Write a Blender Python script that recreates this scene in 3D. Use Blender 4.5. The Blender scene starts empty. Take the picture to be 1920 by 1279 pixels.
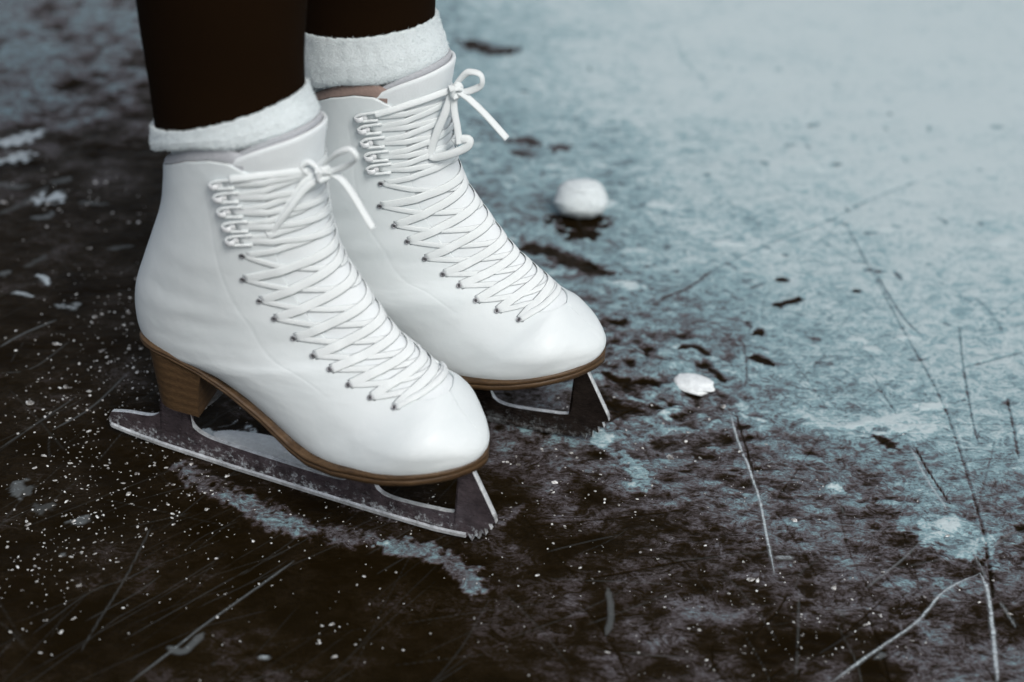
import bpy, math, random
import numpy as np
from mathutils import Vector
C = bpy.context.scene.collection
K = 0.001            # all shapes below are in millimetres
rnd = random.Random(7); rng = np.random.default_rng(7)

# ------------------------------------------------------------------ camera numbers (mm)
PITCH, ROLL, FPX, DIST = 31.33, 2.54, 3013.26, 1169.29
_p, _r = math.radians(PITCH), math.radians(ROLL)
FWD = np.array([0, math.cos(_p), -math.sin(_p)]); _rt = np.array([1., 0, 0]); _up = np.cross(_rt, FWD)
RT = _rt*math.cos(_r) + _up*math.sin(_r); UP = _up*math.cos(_r) - _rt*math.sin(_r)
CAM = np.array([0, 0, 90.]) - FWD*DIST
def at(px, py, z=0.):
    d = FWD + RT*(px-960)/FPX - UP*(py-639.5)/FPX
    return CAM + d*((z-CAM[2])/d[2])
NEAR = (-255.69, -23.91, -22.64, 1); FAR = (-183.93, 82.14, -17.23, -1)

# ------------------------------------------------------------------ helpers
def tag(o, label=None, cat=None, group=None, kind=None):
    if label: o['label'] = label
    if cat: o['category'] = cat
    if group: o['group'] = group
    if kind: o['kind'] = kind
    return o
def mesh_obj(name, V, F, mat, parent=None, smooth=True):
    V = np.asarray(V, float)*K
    me = bpy.data.meshes.new(name); me.from_pydata(V.tolist(), [], [tuple(f) for f in F]); me.update()
    if smooth: me.polygons.foreach_set('use_smooth', [True]*len(me.polygons))
    for m in (mat if isinstance(mat, list) else [mat]): me.materials.append(m)
    o = bpy.data.objects.new(name, me); C.objects.link(o)
    if parent: o.parent = parent
    return o
def grid_faces(a, b, base=0, wrap=False, flip=False):
    F = []
    for i in range(a-1):
        for j in range(b if wrap else b-1):
            j2 = (j+1) % b
            q = (base+i*b+j, base+i*b+j2, base+(i+1)*b+j2, base+(i+1)*b+j)
            F.append(q[::-1] if flip else q)
    return F
class MB:
    def __init__(s): s.V = []; s.F = []
    def add(s, V, F):
        b = len(s.V); s.V += [tuple(v) for v in np.asarray(V, float)]; s.F += [tuple(i+b for i in f) for f in F]; return s
    def tube(s, P, ra, rb=None, N=None, seg=10, closed=False, caps=True):
        """sweep an ellipse (ra along the side, rb along the normal N) down a path"""
        P = np.asarray(P, float); n = len(P); rb = ra if rb is None else rb
        ra = np.broadcast_to(ra, (n,)); rb = np.broadcast_to(rb, (n,))
        T = np.gradient(P, axis=0)
        if closed: T = np.roll(P, -1, 0)-np.roll(P, 1, 0)
        T /= np.maximum(np.linalg.norm(T, axis=1, keepdims=True), 1e-9)
        if N is None: N = np.tile([0.13, 0.21, 0.97], (n, 1))
        N = np.broadcast_to(np.asarray(N, float), (n, 3))
        B = np.cross(T, N); B /= np.maximum(np.linalg.norm(B, axis=1, keepdims=True), 1e-6); N2 = np.cross(B, T)
        a = np.linspace(0, 2*np.pi, seg, endpoint=False)
        V = P[:, None]+B[:, None]*(np.cos(a)[None, :, None]*ra[:, None, None])+N2[:, None]*(np.sin(a)[None, :, None]*rb[:, None, None])
        V = V.reshape(-1, 3); F = grid_faces(n, seg, 0, True)
        if closed:
            F += [((n-1)*seg+j, (n-1)*seg+(j+1) % seg, (j+1) % seg, j) for j in range(seg)]
        elif caps:
            F += [tuple(range(seg))[::-1], tuple((n-1)*seg+j for j in range(seg))]
        return s.add(V, F)
    def prism(s, poly, y0, y1, holes=()):
        """(x,z) polygon extruded along y"""
        n = len(poly); V = [(p[0], y0, p[1]) for p in poly]+[(p[0], y1, p[1]) for p in poly]
        F = [tuple(range(n)), tuple(range(n, 2*n))[::-1]]+[(i, i+n, (i+1) % n+n, (i+1) % n) for i in range(n)]
        return s.add(V, F)
    def build(s, name, mat, parent=None, smooth=True, tf=None):
        V = np.array(s.V)
        if tf is not None: V = tf(V)
        return mesh_obj(name, V, s.F, mat, parent, smooth)
def spline(P, n):
    P = np.asarray(P, float); s = np.linspace(0, len(P)-1-1e-6, n)
    e = np.vstack([2*P[0]-P[1], P, 2*P[-1]-P[-2]]); i = s.astype(int)+1; t = (s-i+1)[:, None]
    a, b, c, d = e[i-1], e[i], e[i+1], e[np.minimum(i+2, len(e)-1)]
    return .5*(2*b+(c-a)*t+(2*a-5*b+4*c-d)*t*t+(3*b-a-3*c+d)*t**3)

# ------------------------------------------------------------------ numpy noise
def _h(ix, iy, seed):
    n = (ix.astype(np.int64)*374761393+iy.astype(np.int64)*668265263+seed*1442695041) & 0x7fffffff
    n = ((n ^ (n >> 13))*1274126177) & 0x7fffffff
    return ((n ^ (n >> 16)) & 0xffff)/65535.
def vnoise(x, y, seed=0):
    ix = np.floor(x).astype(np.int64); iy = np.floor(y).astype(np.int64); fx = x-ix; fy = y-iy
    u = fx*fx*(3-2*fx); v = fy*fy*(3-2*fy)
    return (_h(ix, iy, seed)*(1-u)+_h(ix+1, iy, seed)*u)*(1-v)+(_h(ix, iy+1, seed)*(1-u)+_h(ix+1, iy+1, seed)*u)*v
def fbm(x, y, o=4, seed=0):
    r = 0; a = .5; t = 0
    for k in range(o):
        r = r+a*vnoise(x, y, seed+k*17); t += a; a *= .5; x = x*2.03+7.1; y = y*2.03+3.7
    return r/t

# ------------------------------------------------------------------ materials
def new_mat(name, col=(.5, .5, .5), rough=.5, metal=0., spec=.5, sss=0.):
    m = bpy.data.materials.new(name); m.use_nodes = True; nt = m.node_tree
    b = nt.nodes['Principled BSDF']; b.inputs['Base Color'].default_value = (*col, 1); b.inputs['Roughness'].default_value = rough
    b.inputs['Metallic'].default_value = metal; b.inputs['Specular IOR Level'].default_value = spec
    if sss:
        b.inputs['Subsurface Weight'].default_value = sss; b.inputs['Subsurface Radius'].default_value = (.004, .004, .004); b.inputs['Subsurface Scale'].default_value = 1
    return m, nt, b
def nd(nt, t, **kw):
    n = nt.nodes.new(t)
    for k, v in kw.items():
        if k in n.inputs: n.inputs[k].default_value = v
        else: setattr(n, k, v)
    return n
def noise(nt, scale, detail=4, rough=.55, vec=None, dist=0., stretch=None, rot=0.):
    tc = nd(nt, 'ShaderNodeTexCoord'); n = nd(nt, 'ShaderNodeTexNoise', Scale=scale, Detail=detail, Roughness=rough, Distortion=dist)
    src = tc.outputs['Object']
    if stretch:
        mp = nd(nt, 'ShaderNodeMapping'); mp.inputs['Scale'].default_value = stretch; mp.inputs['Rotation'].default_value = (0, 0, rot)
        nt.links.new(src, mp.inputs['Vector']); src = mp.outputs[0]
    nt.links.new(src, n.inputs['Vector']); return n
def bump(nt, b, h, strength, dist=.001, prev=None):
    bp = nd(nt, 'ShaderNodeBump', Strength=strength, Distance=dist); nt.links.new(h, bp.inputs['Height'])
    if prev: nt.links.new(prev.outputs[0], bp.inputs['Normal'])
    nt.links.new(bp.outputs[0], b.inputs['Normal']); return bp
def ramp(nt, fac, stops):
    r = nd(nt, 'ShaderNodeValToRGB'); e = r.color_ramp.elements
    while len(e) < len(stops): e.new(.5)
    for i, (p, c) in enumerate(stops): e[i].position = p; e[i].color = (*c, 1)
    nt.links.new(fac, r.inputs[0]); return r
def math_(nt, op, a, b=None, c=None):
    n = nd(nt, 'ShaderNodeMath', operation=op)
    for i, v in enumerate((a, b, c)):
        if v is None: continue
        if isinstance(v, (int, float)): n.inputs[i].default_value = v
        else: nt.links.new(v, n.inputs[i])
    return n.outputs[0]

def leather():
    m, nt, b = new_mat('white_leather', (.76, .81, .82), .42, spec=.4)
    n = noise(nt, 45, 4); r = ramp(nt, n.outputs[0], [(.3, (.67, .73, .745)), (.7, (.695, .75, .765))]); nt.links.new(r.outputs[0], b.inputs['Base Color'])
    f = noise(nt, 1500, 3); g = noise(nt, 120, 3)
    bp = bump(nt, b, f.outputs[0], .18, .0003); bump(nt, b, g.outputs[0], .12, .002, bp)
    r2 = ramp(nt, g.outputs[0], [(.3, (.42,)*3), (.7, (.58,)*3)]); nt.links.new(r2.outputs[0], b.inputs['Roughness'])
    return m
def fabric(name, col, scale=900, strength=.7, dist=.001, rough=.95, var=.12):
    m, nt, b = new_mat(name, col, rough, spec=.15)
    n = noise(nt, scale, 3, .6); lo = tuple(c*(1-var) for c in col)
    r = ramp(nt, n.outputs[0], [(.35, lo), (.65, col)]); nt.links.new(r.outputs[0], b.inputs['Base Color'])
    bump(nt, b, n.outputs[0], strength, dist); b.inputs['Sheen Weight'].default_value = .15
    return m
def sole_mat():
    m, nt, b = new_mat('stacked_brown_leather', (.12, .055, .018), .5, spec=.4)
    tc = nd(nt, 'ShaderNodeTexCoord'); w = nd(nt, 'ShaderNodeTexWave', Scale=48, Distortion=1.6, Detail=2, wave_type='BANDS', bands_direction='Z')
    w.inputs['Detail Scale'].default_value = 9
    nt.links.new(tc.outputs['Object'], w.inputs['Vector'])
    n = noise(nt, 300, 4, stretch=(1, 1, 8)); mx = math_(nt, 'ADD', math_(nt, 'MULTIPLY', w.outputs['Fac'], .17), math_(nt, 'MULTIPLY', n.outputs[0], .83))
    r = ramp(nt, mx, [(.25, (.036, .020, .009)), (.5, (.070, .040, .018)), (.75, (.105, .063, .029))]); nt.links.new(r.outputs[0], b.inputs['Base Color'])
    bump(nt, b, mx, .25, .001); return m
def steel(name, col, rough, frost=.0, metal=.8):
    m, nt, b = new_mat(name, col, rough, metal)
    n = noise(nt, 90, 6, .75); s = noise(nt, 500, 3, .7, stretch=(.15, 1, 1.6))
    r = ramp(nt, n.outputs[0], [(.3, tuple(c*.45 for c in col)), (.7, tuple(min(1, c*1.45) for c in col))]); nt.links.new(r.outputs[0], b.inputs['Base Color'])
    r2 = ramp(nt, s.outputs[0], [(.3, (rough*.6,)*3), (.7, (min(1, rough*1.5),)*3)]); nt.links.new(r2.outputs[0], b.inputs['Roughness'])
    if frost:   # ice dust stuck to the metal
        f = noise(nt, 230, 6, .75); z = nd(nt, 'ShaderNodeSeparateXYZ'); tc = nd(nt, 'ShaderNodeTexCoord'); nt.links.new(tc.outputs['Object'], z.inputs[0])
        lo = math_(nt, 'MULTIPLY', math_(nt, 'SUBTRACT', .016, z.outputs[2]), 9.)
        v = math_(nt, 'ADD', f.outputs[0], lo)
        fr = ramp(nt, v, [(.56, (0,)*3), (.70, (frost,)*3)])
        mx = nd(nt, 'ShaderNodeMix', data_type='RGBA'); nt.links.new(fr.outputs[0], mx.inputs[0]); nt.links.new(r.outputs[0], mx.inputs[6]); mx.inputs[7].default_value = (.62, .70, .74, 1)
        nt.links.new(mx.outputs[2], b.inputs['Base Color'])
        nt.links.new(math_(nt, 'MULTIPLY', math_(nt, 'SUBTRACT', 1., fr.outputs[0]), metal), b.inputs['Metallic'])
        bump(nt, b, v, .35, .0008)
    return m
def snow_mat(name='snow', col=(.66, .73, .75)):
    m, nt, b = new_mat(name, col, .75, spec=.3, sss=.25); n = noise(nt, 260, 6, .7); bump(nt, b, n.outputs[0], .6, .002)
    r = ramp(nt, n.outputs[0], [(.3, tuple(c*.8 for c in col)), (.65, col)]); nt.links.new(r.outputs[0], b.inputs['Base Color']); return m
M = {
 'leather': leather(), 'tongue': fabric('white_tongue_leather', (.71, .76, .78), 700, .25, .0006, .6, .03),
 'lining_grey': fabric('grey_padded_lining', (.42, .44, .47), 600, .4), 'lining_tan': fabric('tan_padded_lining', (.27, .20, .175), 600, .4),
 'lace': fabric('white_lace', (.72, .77, .78), 1500, .4, .0006, .85, .06),
 'sock': fabric('white_terry_sock', (.66, .73, .75), 800, .6, .0012, 1., .10),
 'legging': fabric('black_knit', (.0105, .0052, .0020), 1300, .3, .0006, 1., .25),
 'sole': sole_mat(), 'steel': steel('scratched_steel', (.23, .19, .21), .32, .85), 'steel_shaded': steel('shade_tinted_steel', (.06, .048, .042), .28, .3), 'edge': steel('sky_glint_edge', (.60, .63, .65), .35, metal=.4),  # steel_shaded is darkened for dark reflections, edge lightened for sky glint
 'nickel': steel('nickel', (.35, .36, .38), .4), 'enamel': new_mat('white_enamel', (.72, .75, .77), .3)[0], 'hole': new_mat('dark_eyelet_hole', (.07, .07, .075), .8)[0],
 'skin': new_mat('skin', (.55, .36, .28), .5)[0], 'snow': snow_mat(), 'lightened': snow_mat('lightened_snow', (.84, .90, .92)), 'screw': steel('screw_steel', (.5, .5, .5), .4),  # second snow is a lightened copy, offsetting the boot's shade on the heap
}
M['legging'].node_tree.nodes['Principled BSDF'].inputs['Sheen Weight'].default_value = 0.; M['legging'].node_tree.nodes['Principled BSDF'].inputs['Specular IOR Level'].default_value = .04

# ------------------ boot form
# boot form: each row = instep point (x,z), back/bottom point (x,z), half width, top exponent, bottom exponent, centre offset (mm)
ST=np.array([
 (141,277,30,247,43,2.1,2.1,0),
 (139.5,256,28,233,42,2.1,2.1,0),
 (140,233,24,214,41,2.1,2.1,0),
 (144,212,15,192,40,2.0,2.1,0),
 (152,193,5,168,38.5,1.9,2.2,0),
 (163.5,177,-4,144,37,1.9,2.3,0),
 (174.5,164,-6,124,36,1.9,2.4,0),
 (184.5,153,-3,107,35,1.85,2.5,0),
 (194,144,10,97,35,1.85,2.6,0),
 (202,138,34,96,35.5,1.85,2.8,0),
 (209,133,58,92,36,1.85,3.0,1),
 (214.5,129.2,82,82,36,1.9,3.0,1),
 (219,126.2,105,70,37,1.9,3.2,1),
 (223,123.5,127,58,40,1.9,3.4,2),
 (227,120.5,148,53,43,1.9,3.6,2),
 (231,117.5,170,54,45.5,1.95,3.8,2),
 (235,114,192,57.5,46,2.0,4,1),
 (239.5,110,214,62.5,43,2.05,4,0),
 (244,106.2,232,67,36.5,2.1,4,-1),
 (249.5,102,246,71,28,2.15,3.5,-2),
 (255.5,97,254.5,74,20,2.15,3,-2.5),
 (260.2,91.5,260,77.5,12,2.1,2.4,-3),
 (262.4,87,262.2,81.5,5.5,2.0,2.0,-3),
 (262.8,84.6,262.8,83.8,.8,2.0,2.0,-3)],float)
NS=len(ST)-1
def cr(tab,s):
    s=np.clip(np.asarray(s,float),-0.999,len(tab)-1-1e-6)
    ext=np.vstack([2*tab[0]-tab[1],tab,2*tab[-1]-tab[-2]])
    ext=np.vstack([2*ext[0]-ext[1],ext])
    k=s+2; i=np.floor(k).astype(int); t=(k-i)[...,None]; i=np.minimum(i,len(ext)-3)
    p0,p1,p2,p3=ext[i-1],ext[i],ext[i+1],ext[i+2]
    return .5*(2*p1+(p2-p0)*t+(2*p0-5*p1+4*p2-p3)*t*t+(3*p1-p0-3*p2+p3)*t**3)
SKEW=[1.]
NU=161;NSS=461
SS=np.linspace(-0.9,NS,NSS)
def _table():
    c=cr(ST,SS); th=np.linspace(0,np.pi,1201)[None]
    A=c[:,0:2][:,None];B=c[:,2:4][:,None]
    n=np.where(th<np.pi/2,c[:,5:6],c[:,6:7])
    t=-np.sign(np.cos(th))*np.abs(np.cos(th))**(2/n); w=np.abs(np.sin(th))**(2/n)*np.maximum(c[:,4:5],.3)
    M=(A+B)/2;H=(B-A)/2
    X=M[...,0]+H[...,0]*t; Z=M[...,1]+H[...,1]*t
    P=np.stack([X,w,Z],-1)
    L=np.concatenate([np.zeros((len(c),1)),np.cumsum(np.linalg.norm(np.diff(P,axis=1),axis=2),1)],1)
    out=np.empty((len(c),NU,3))
    for i in range(len(c)):
        q=np.linspace(0,L[i,-1],NU)
        for k in range(3): out[i,:,k]=np.interp(q,L[i],P[i,:,k])
    return out,c[:,7]
TB,CY=_table()
def S(s,u):
    """boot surface; u signed: - = lateral side (y<0), |u| 0 at instep .. 1 at bottom"""
    s=np.asarray(s,float);u=np.asarray(u,float);s,u=np.broadcast_arrays(s,u)
    a=(s-SS[0])/(SS[1]-SS[0]);a=np.clip(a,0,NSS-1.001);b=np.clip(np.abs(u),0,1)*(NU-1);b=np.clip(b,0,NU-1.001)
    i=a.astype(int);j=b.astype(int);fa=(a-i)[...,None];fb=(b-j)[...,None]
    P=TB[i,j]*(1-fa)*(1-fb)+TB[i+1,j]*fa*(1-fb)+TB[i,j+1]*(1-fa)*fb+TB[i+1,j+1]*fa*fb
    P=P.copy();P[...,1]*=np.where(u<0,-1,1)
    P[...,1]+=CY[i]*(1-fa[...,0])+CY[i+1]*fa[...,0]
    P[...,1]+=SKEW[0]*np.interp(s,[0,3,5,11,14,18],[0,5,9,9,5,0])*np.cos(np.clip(np.abs(u)*1.5,0,1)*np.pi/2)**2
    return P
def SN(s,u,h=0.):
    e=.12;d=.012
    s=np.asarray(s,float);u=np.asarray(u,float)
    ds=S(s+e,u)-S(s-e,u)
    def su(u):  # signed u past 1 or through 0 handled by symmetry
        return S(s,np.where(u>1,-(2-u),np.where(u<-1,2+u,u)))
    du=su(u+d)-su(u-d)
    n=np.cross(ds,du);n/=np.maximum(np.linalg.norm(n,axis=-1,keepdims=True),1e-9)
    return n
def SO(s,u,h):
    return S(s,u)+SN(s,u)*np.asarray(h)[...,None]

# ------------------------------------------------------------------ one skate
EYE = [(3.1, .36, .22), (3.97, .37, .20), (4.84, .335, .18), (5.65, .312, .175), (6.68, .285, .175), (7.78, .27, .185), (8.95, .277, .21), (10.41, .295, .25), (11.67, .277, .26), (13.07, .24, .24)]
HOOK = [(2.53, .387, .28), (2.05, .40, .30), (1.55, .418, .32), (1.05, .433, .34), (.54, .45, .36)]
CS = [-1]          # sign of the side whose eyelet row faces the camera
def eu(e, side): return e[1] if side*CS[0] > 0 else e[2]
def ue(s, side):
    lo = [.28, .26, .23, .20, .17, .175, .165, .11, .04, 0.] if side*CS[0] > 0 else [.24, .21, .14, .105, .12, .155, .165, .11, .04, 0.]
    return np.interp(s, [-1, .5, 3, 6, 8.5, 11, 13, 14.2, 14.9, 15.1], lo)
def stop_(u): return np.interp(np.abs(u), [0, .2, .3, .355, .41, .5, .62, .72, .85, 1], [.55, .5, .42, .12, -.22, -.42, -.42, -.22, .1, .4])
def bot(x): return np.interp(x, [-8, 10, 34, 56, 73, 93, 112, 131, 146, 168, 184, 207, 240, 256, 264, 270], [108, 108, 106, 100, 92.5, 83, 74, 65, 61.5, 63, 66, 69.5, 75.5, 78, 79, 80])
def plan():
    """sole outline in plan, clockwise from the heel's back (x, half width, centre)"""
    xs = np.array([-1.5, 0, 4, 10, 20, 34, 56, 80, 105, 128, 148, 170, 190, 208, 225, 240, 250, 256, 260, 262.4, 263.4])
    w = np.array([1, 11, 19, 24, 28, 30, 30, 29.5, 32, 37, 42, 45.5, 46.5, 45, 40.5, 32.5, 25, 17.5, 11.5, 5.5, .8])
    c = np.interp(xs, [0, 105, 148, 192, 214, 234, 250, 262], [0, 2, 3, 2, 0, -1, -2, -3])
    t = np.linspace(0, 1, 240); q = np.cumsum(np.r_[0, np.hypot(np.diff(xs), np.diff(w))]); q /= q[-1]
    return np.interp(t, q, xs), np.interp(t, q, w), np.interp(t, q, c)
def smooth1(a, k=4):
    for _ in range(k): a = np.r_[a[0], (a[:-2]+2*a[1:-1]+a[2:])/4, a[-1]]
    return a

def make_skate(pose, label, lining, near):
    x0, y0, yaw, m = pose
    root = bpy.data.objects.new('ice_skate', None); C.objects.link(root); root.location = (x0*K, y0*K, 0); root.rotation_euler = (0, 0, math.radians(yaw))
    tag(root, label, 'ice skate', 'pair of figure skates worn on the ice'); root.empty_display_size = .05
    def tf(V):
        V = np.array(V, float); V[..., 1] *= m; return V
    SKEW[0] = float(m); CS[0] = -m; c_s = -m
    #     # both insteps lean the same way in the photograph
    # --- white upper: a shell open along the throat
    ns, nu = 330, 230
    sv = np.linspace(0, 1, ns); 
    V = np.empty((ns, 2*nu, 3))
    t = np.linspace(0, 1, nu)
    for i, v in enumerate(sv):
        s_nom = -.42+(NS-.02+.42)*v
        Sg = np.maximum(s_nom, 0)*0+s_nom
        for side, sl in ((-1, slice(0, nu)), (1, slice(nu, 2*nu))):
            u0 = float(ue(s_nom, side)); U = u0+(1-u0)*t; st = stop_(U); s_line = st+(NS-.02-st)*((s_nom+.42)/(NS+.40))
            uu = U*side; uu = np.where(np.abs(uu) < 1e-6, side*1e-6, uu)
            P = S(s_line, uu); N = SN(s_line, uu)
            # stitched seam round the lacing panel, back stay, ankle creases, facing edge
            seam = np.abs(np.abs(uu)-(ue(s_line, side)+.195+.02*np.sin(s_line*.5)))*150
            wseam = np.clip((3.-np.abs(0)), 0, 1)
            h = -.55*np.exp(-(seam/1.0)**2)*np.clip((15.6-s_line)/1., 0, 1)*0
            vs = np.sqrt(((s_line-15.3)/.9)**2*0+((np.abs(uu)*150-0)/32)**2+((P[:, 0]-200)/28)**2)
            h = h-.16*np.exp(-((vs-1.)/.05)**2)*(P[:, 0] > 196)
            pan = np.interp(s_line, [0, 3, 6, 9, 11.5, 13], [.54, .47, .40, .40, .42, .42])
            h = h-.13*np.exp(-((np.abs(uu)-pan)*150/1.1)**2)*np.clip((11.4-s_line), 0, 1)*np.clip(s_line-.3, 0, 1)*.9
            back = np.exp(-((1-np.abs(uu))*150/13)**6)*np.clip((8-s_line)/1.5, 0, 1)
            h = h+.35*back
            cre = np.exp(-((s_line-5.2)/2.2)**2)*np.exp(-((np.abs(uu)-.62)/.2)**2)
            h = h+cre*(.30*np.sin(s_line*3.3+uu*5)+.18*np.sin(s_line*6.1-uu*9+1.3))
            h = h+.35*(fbm(s_line*.8+side*9, uu*7+3, 3, 5+int(near))-.5)*2*np.clip((NS-s_line)/3, 0, 1)
            # facing lifts a little between eyelets (scalloped by the pulled laces)
            fe = np.exp(-((np.abs(uu)-ue(s_line, side))*150/5)**2)*np.clip((14.2-s_line), 0, 1)
            ph = np.interp(s_line, [HOOK[4][0]]+[e[0] for e in HOOK[::-1][1:]]+[e[0] for e in EYE], range(15))
            h = h+fe*(.3-.35*np.cos(2*np.pi*ph))
            V[i, sl] = P+N*h[:, None]
    # join: lateral edge -> bottom, then bottom -> medial edge
    row = np.concatenate([V[:, :nu], V[:, nu:][:, ::-1][:, 1:]], 1); b = row.shape[1]
    mb = MB(); mb.add(row.reshape(-1, 3), grid_faces(ns, b, 0, False, flip=(m > 0)))
    up = mb.build('boot_upper', M['leather'], root, tf=tf)
    import bmesh
    bm = bmesh.new(); bm.from_mesh(up.data); bmesh.ops.remove_doubles(bm, verts=bm.verts, dist=.00002)
    bmesh.ops.recalc_face_normals(bm, faces=bm.faces); bm.to_mesh(up.data); bm.free()
    sd = up.modifiers.new('thickness', 'SOLIDIFY'); sd.thickness = .0014; sd.offset = -1
    # --- tongue: wraps round the front under the facings, stands above the collar
    for name, h0, smin, um, mat in (('tongue', -1.7, -.52, .405, M['tongue']), ('tongue_lining', -5.4, -.66, .40, M['lining_grey'])):
        A = 140; Bn = 90; P = []
        for i in range(A):
            s_ = smin+(15.4-smin)*(i/(A-1))**1.15
            w = np.interp(s_, [-1, 0, 1.5, 4, 8, 13, 15.4], [um, um, um*.93, um*.82, .26, .25, .12])
            u = np.linspace(-w, w, Bn)
            corner = .28*(np.abs(u)/um)**6*np.clip((1.5-s_), 0, 1)
            hh = h0+np.clip(.35-s_, 0, 1)*1.6+.7*(fbm(u*14+5, np.full(Bn, s_*1.1), 3, 31)-.5)
            hh = hh-1.2*np.clip((smin+.14-s_)/.14, 0, 1)**2
            P.append(SO(s_+corner, u, hh))
        o = MB().add(np.array(P).reshape(-1, 3), grid_faces(A, Bn, flip=(m < 0))).build(name, mat, root, tf=tf)
        sd = o.modifiers.new('thickness', 'SOLIDIFY'); sd.thickness = .0028; sd.offset = 1
    # --- padded collar lining, rolled over inside the top edge
    A = 26; Bn = 200; P = []
    ul = np.concatenate([np.linspace(-.345, -1, Bn//2), np.linspace(1, .345, Bn//2)])
    for i in range(A):
        a = i/(A-1)
        if a < .65:
            an = math.pi*(a/.65); hh = -4.2+3.6*math.cos(an); ds = -.44*math.sin(an)-.02
        else: hh = -8.; ds = (a-.65)/.35*2.2
        P.append(SO(stop_(ul)*1.+ds-.02+.05*np.sin(ul*40)*0, ul, np.full(Bn, hh)))
    MB().add(np.array(P).reshape(-1, 3), grid_faces(A, Bn)).build('collar_lining', lining, root, tf=tf)
    # --- sole with welt
    X, W, Cc = plan(); W = smooth1(W, 6)
    P2 = np.concatenate([np.stack([X, Cc-W], 1), np.stack([X, Cc+W], 1)[::-1]], 0)
    nrm = np.roll(P2, -1, 0)-np.roll(P2, 1, 0); nrm = np.stack([nrm[:, 1], -nrm[:, 0]], 1); nrm /= np.maximum(np.linalg.norm(nrm, axis=1, keepdims=True), 1e-6)
    th = np.interp(P2[:, 0], [0, 60, 110, 150, 190, 262], [5, 5, 5.5, 7.5, 8, 8])
    rings = []
    edge_ = np.clip((262-P2[:, 0])/25, 0, 1)*.8+.2
    for off, fz in ((-9, .9), (-1.2, 1.0), (.7, .6), (1.3, -.6), (1.0, -2.4), (.1, -2.9), (.9, -3.4), (1.2, -4.5), (.6, None), (-1.5, None), (-7, None)):
        q = P2+nrm*(off if off < 0 else off*edge_[:, None]); zt = bot(P2[:, 0])
        if fz is None: z = zt-th-(0 if off < 0 else -.8)+(.0 if off > -5 else .3)
        else: z = zt+np.where(fz < 0, fz*th/8., fz)
        rings.append(np.column_stack([q, z]))
    n = len(P2); Vs = np.array(rings).reshape(-1, 3); F = grid_faces(len(rings), n, 0, True)
    # caps across (strip between the two sides)
    h = n//2
    for base, fl in ((0, 0), ((len(rings)-1)*n, 1)):
        for i in range(h-1):
            q = (base+i, base+i+1, base+n-2-i, base+n-1-i); F.append(q[::-1] if fl else q)
    MB().add(Vs, F).build('sole', M['sole'], root, tf=tf)
    # --- stacked heel
    hx = np.linspace(0, 1, 60); rings = []
    for k, tz in enumerate(np.linspace(0, 1, 26)):
        zb = 58.0; xb = 4+tz*5.5; xf = 59-6*math.sin(tz*math.pi/2)**.7
        pts = []
        for side in (-1, 1):
            xf_ = xf-(11 if side > 0 else 0); xx = xb+(xf_-xb)*hx; w = (29.5-1.6*tz)*np.clip(1-(1-np.clip((xx-xb)/27, 0, 1))**2.3, 0, 1)**.5
            w = w*(1-.05*((xx-xb)/(xf_-xb))); pts.append(np.column_stack([xx, side*w+0*xx]) if side < 0 else np.column_stack([xx, side*w])[::-1])
        q = np.concatenate(pts); zt = bot(q[:, 0])-3.5
        z = zt*(1-tz)+zb*tz + (.0 if k else 0)
        jig = 1+.006*math.sin(k*2.6)
        q = (q-[30, 0])*jig+[30, 0]
        rings.append(np.column_stack([q, z]))
    n = len(rings[0]); F = grid_faces(len(rings), n, 0, True)+[tuple((len(rings)-1)*n+j for j in range(n))]
    hl = MB().add(np.array(rings).reshape(-1, 3), F).build('heel', M['sole'], root, smooth=True, tf=tf)
    hl.modifiers.new('edges', 'EDGE_SPLIT').split_angle = math.radians(45)
    # --- blade
    bl = MB()
    def bzone(x0_, x1_, n_, zt):      # vertical strips of the blade body
        xs = np.linspace(x0_, x1_, n_); return xs
    bottom = lambda x: np.interp(x, [-45.5, -30, 0, 60, 120, 180, 225, 240, 252], [5.2, 3.4, 1.6, .6, .5, .7, 1.6, 3.0, 4.6])
    teeth = [(251.5, 6.4), (254.6, 2.6), (255.6, 8.6), (260.0, 6.2), (260.0, 12.6), (264.8, 11.0), (263.6, 17.0), (268.6, 16.8), (266.6, 21.6), (271.8, 23.5), (270.6, 27.5)]
    low = [(x, float(bottom(x))) for x in np.linspace(-45.5, 250, 60)]+teeth
    body = [(-45.5, 5.2), (-46.2, 12), (-43, 18.6)]
    top_rear = [tuple(p) for p in spline([(-43, 18.6), (-28, 22.3), (-12, 24.6), (-3, 28), (3, 36), (3, 57)], 26)]
    top_mid = [tuple(p) for p in spline([(26, 57), (25, 40), (29, 27.5), (40, 22), (60, 20.4), (100, 19.8), (140, 19.8), (156, 22), (163, 32), (165, 53)], 50)]
    win = [tuple(p) for p in spline([(176, 53), (176.5, 33), (180, 22.5), (187, 18.4), (200, 17.6), (222, 19.4), (236, 21), (241.5, 24), (243, 36), (243, 65.5)], 44)]
    front = [(250.6, 65.5), (270.6, 27.5)]
    outline = top_rear+top_mid+win+front
    # triangulated as one polygon: lower chain then the upper chain back
    poly = low[:-1]+[front[1]]+[front[0]]+win[::-1]+top_mid[::-1]+top_rear[::-1]+[(-46.2, 12)]
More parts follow.
